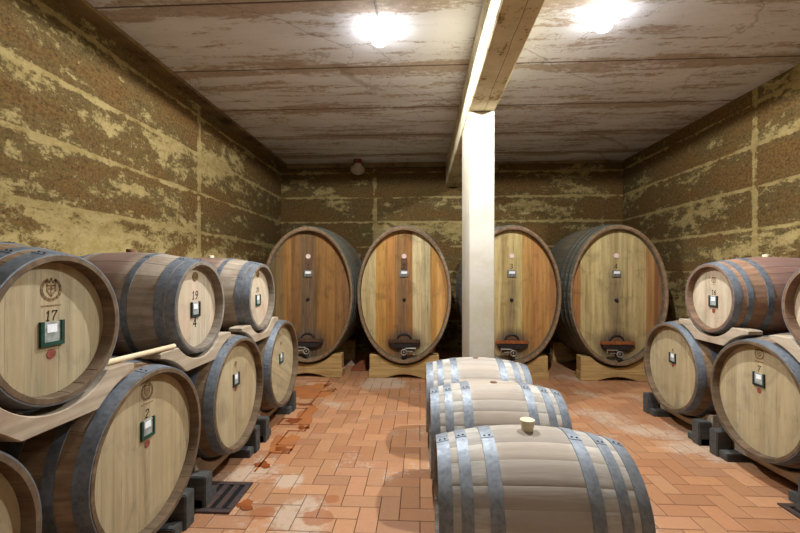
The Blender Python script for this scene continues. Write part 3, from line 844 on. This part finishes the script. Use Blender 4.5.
root = empty('ceiling_jar_lamp', (-1.14, 7.28, H), 0, 'unlit dusty glass jar lamp with red-brown cap at the top of the back wall', 'lamp')
o = MB().revolve([(0, 0), (0, .075), (-.05, .08), (-.075, .07), (-.075, 0)], 24).build('cap', M['redcap'], root); o.rotation_euler = (0, -pi/2, 0)
o = MB().revolve([(-.075, .06), (-.10, .075), (-.15, .12), (-.20, .135), (-.245, .11), (-.275, .05), (-.278, 0)], 28).build('glass_jar', M['jar'], root); o.rotation_euler = (0, -pi/2, 0)

# ------------------------------------------------------------------ the room
WX0, WX1, WY0, WY1 = -2.68, 3.75, -1.6, 7.6
t = .2
def flat(name, box, mat):
    return struct(MB().box(*box).build(name, mat))
flat('wall_left', (WX0-t, WX0, WY0-t, WY1+t, -.1, H+.1), M['wallL'])
flat('wall_right', (WX1, WX1+t, WY0-t, WY1+t, -.1, H+.1), M['wallR'])
flat('wall_back', (WX0, WX1, WY1, WY1+t, -.1, H+.1), M['wallB'])
flat('wall_front', (WX0, WX1, WY0-t, WY0, -.1, H+.1), M['wallB'])
flat('ceiling', (WX0-t, WX1+t, WY0-t, WY1+t, H, H+t), M['ceil'])
flat('trim_1', (WX0, WX0+.15, WY0, WY1, H-.035, H), M['trim'])
flat('trim_2', (WX0+.15, .48, WY1-.10, WY1, H-.09, H), M['trim'])
flat('trim_3', (.745, WX1, WY1-.06, WY1, H-.04, H), M['trim'])
struct(MB().box(.482, .745, WY0, WY1, 3.11, H, .008).build('ceiling_beam', M['beam']))
struct(MB().box(.488, .742, 4.03, 4.68, 0, 3.11, .008).build('column', M['column']))

# herringbone terracotta floor: the tiles themselves
fl = MB(); fl.box(WX0-t, WX1+t, WY0-t, WY1+t, -.12, -.004, mi=1, tint=(1, 1, 1.001))
def tile(x0, x1, y0, y1):
    g = .0022
    x0, x1, y0, y1 = max(x0+g, WX0), min(x1-g, WX1), max(y0+g, WY0), min(y1-g, WY1)
    if x1-x0 < .01 or y1-y0 < .01: return
    c = random.choice([(172, 125, 88), (168, 120, 83), (174, 128, 92), (166, 116, 80), (171, 123, 86), (167, 121, 88), (163, 114, 79)])
    k = random.uniform(.94, 1.05); l = lin(tuple(v*k for v in c))[:3]
    b = .003; dz = random.uniform(-.0006, .0)
    vs = [(x0, y0, -.005), (x1, y0, -.005), (x1, y1, -.005), (x0, y1, -.005),
          (x0, y0, dz-b*.7), (x1, y0, dz-b*.7), (x1, y1, dz-b*.7), (x0, y1, dz-b*.7),
          (x0+b, y0+b, dz), (x1-b, y0+b, dz), (x1-b, y1-b, dz), (x0+b, y1-b, dz)]
    fs = [(8, 9, 10, 11)]
    for i in range(4):
        j = (i+1) % 4; fs += [(i, j, j+4, i+4), (i+4, j+4, j+8, i+8)]
    fl.add(vs, fs, False, 0, l)
for i in range(-26, 36):
    for j in range(-18, 66):
        d = (i-j) % 4; x, y = i*T, j*T
        if d == 0: tile(x, x+2*T, y, y+T)
        elif d == 2: tile(x, x+T, y-T, y+T)
struct(fl.build('floor', [M['tile'], M['mortar']]))

# ------------------------------------------------------------------ camera and rendering look
cam = bpy.data.cameras.new('camera'); co = bpy.data.objects.new('camera', cam); COL.objects.link(co)
co.location = (0, 0, 1.5); co.rotation_euler = (pi/2, 0, math.atan(20/400))
cam.sensor_width = 36; cam.lens = 18; cam.shift_y = 5.5/800; cam.clip_start = .05
S.camera = co
w = bpy.data.worlds.new('world'); S.world = w; w.use_nodes = True
w.node_tree.nodes['Background'].inputs[0].default_value = (0, 0, 0, 1)
S.view_settings.view_transform = 'Standard'; S.view_settings.look = 'None'
S.view_settings.exposure = 0.15; S.view_settings.gamma = 1.0
S.view_settings.use_curve_mapping = False
S.cycles.max_bounces = 8; S.cycles.diffuse_bounces = 6
S.cycles.sample_clamp_indirect = 6
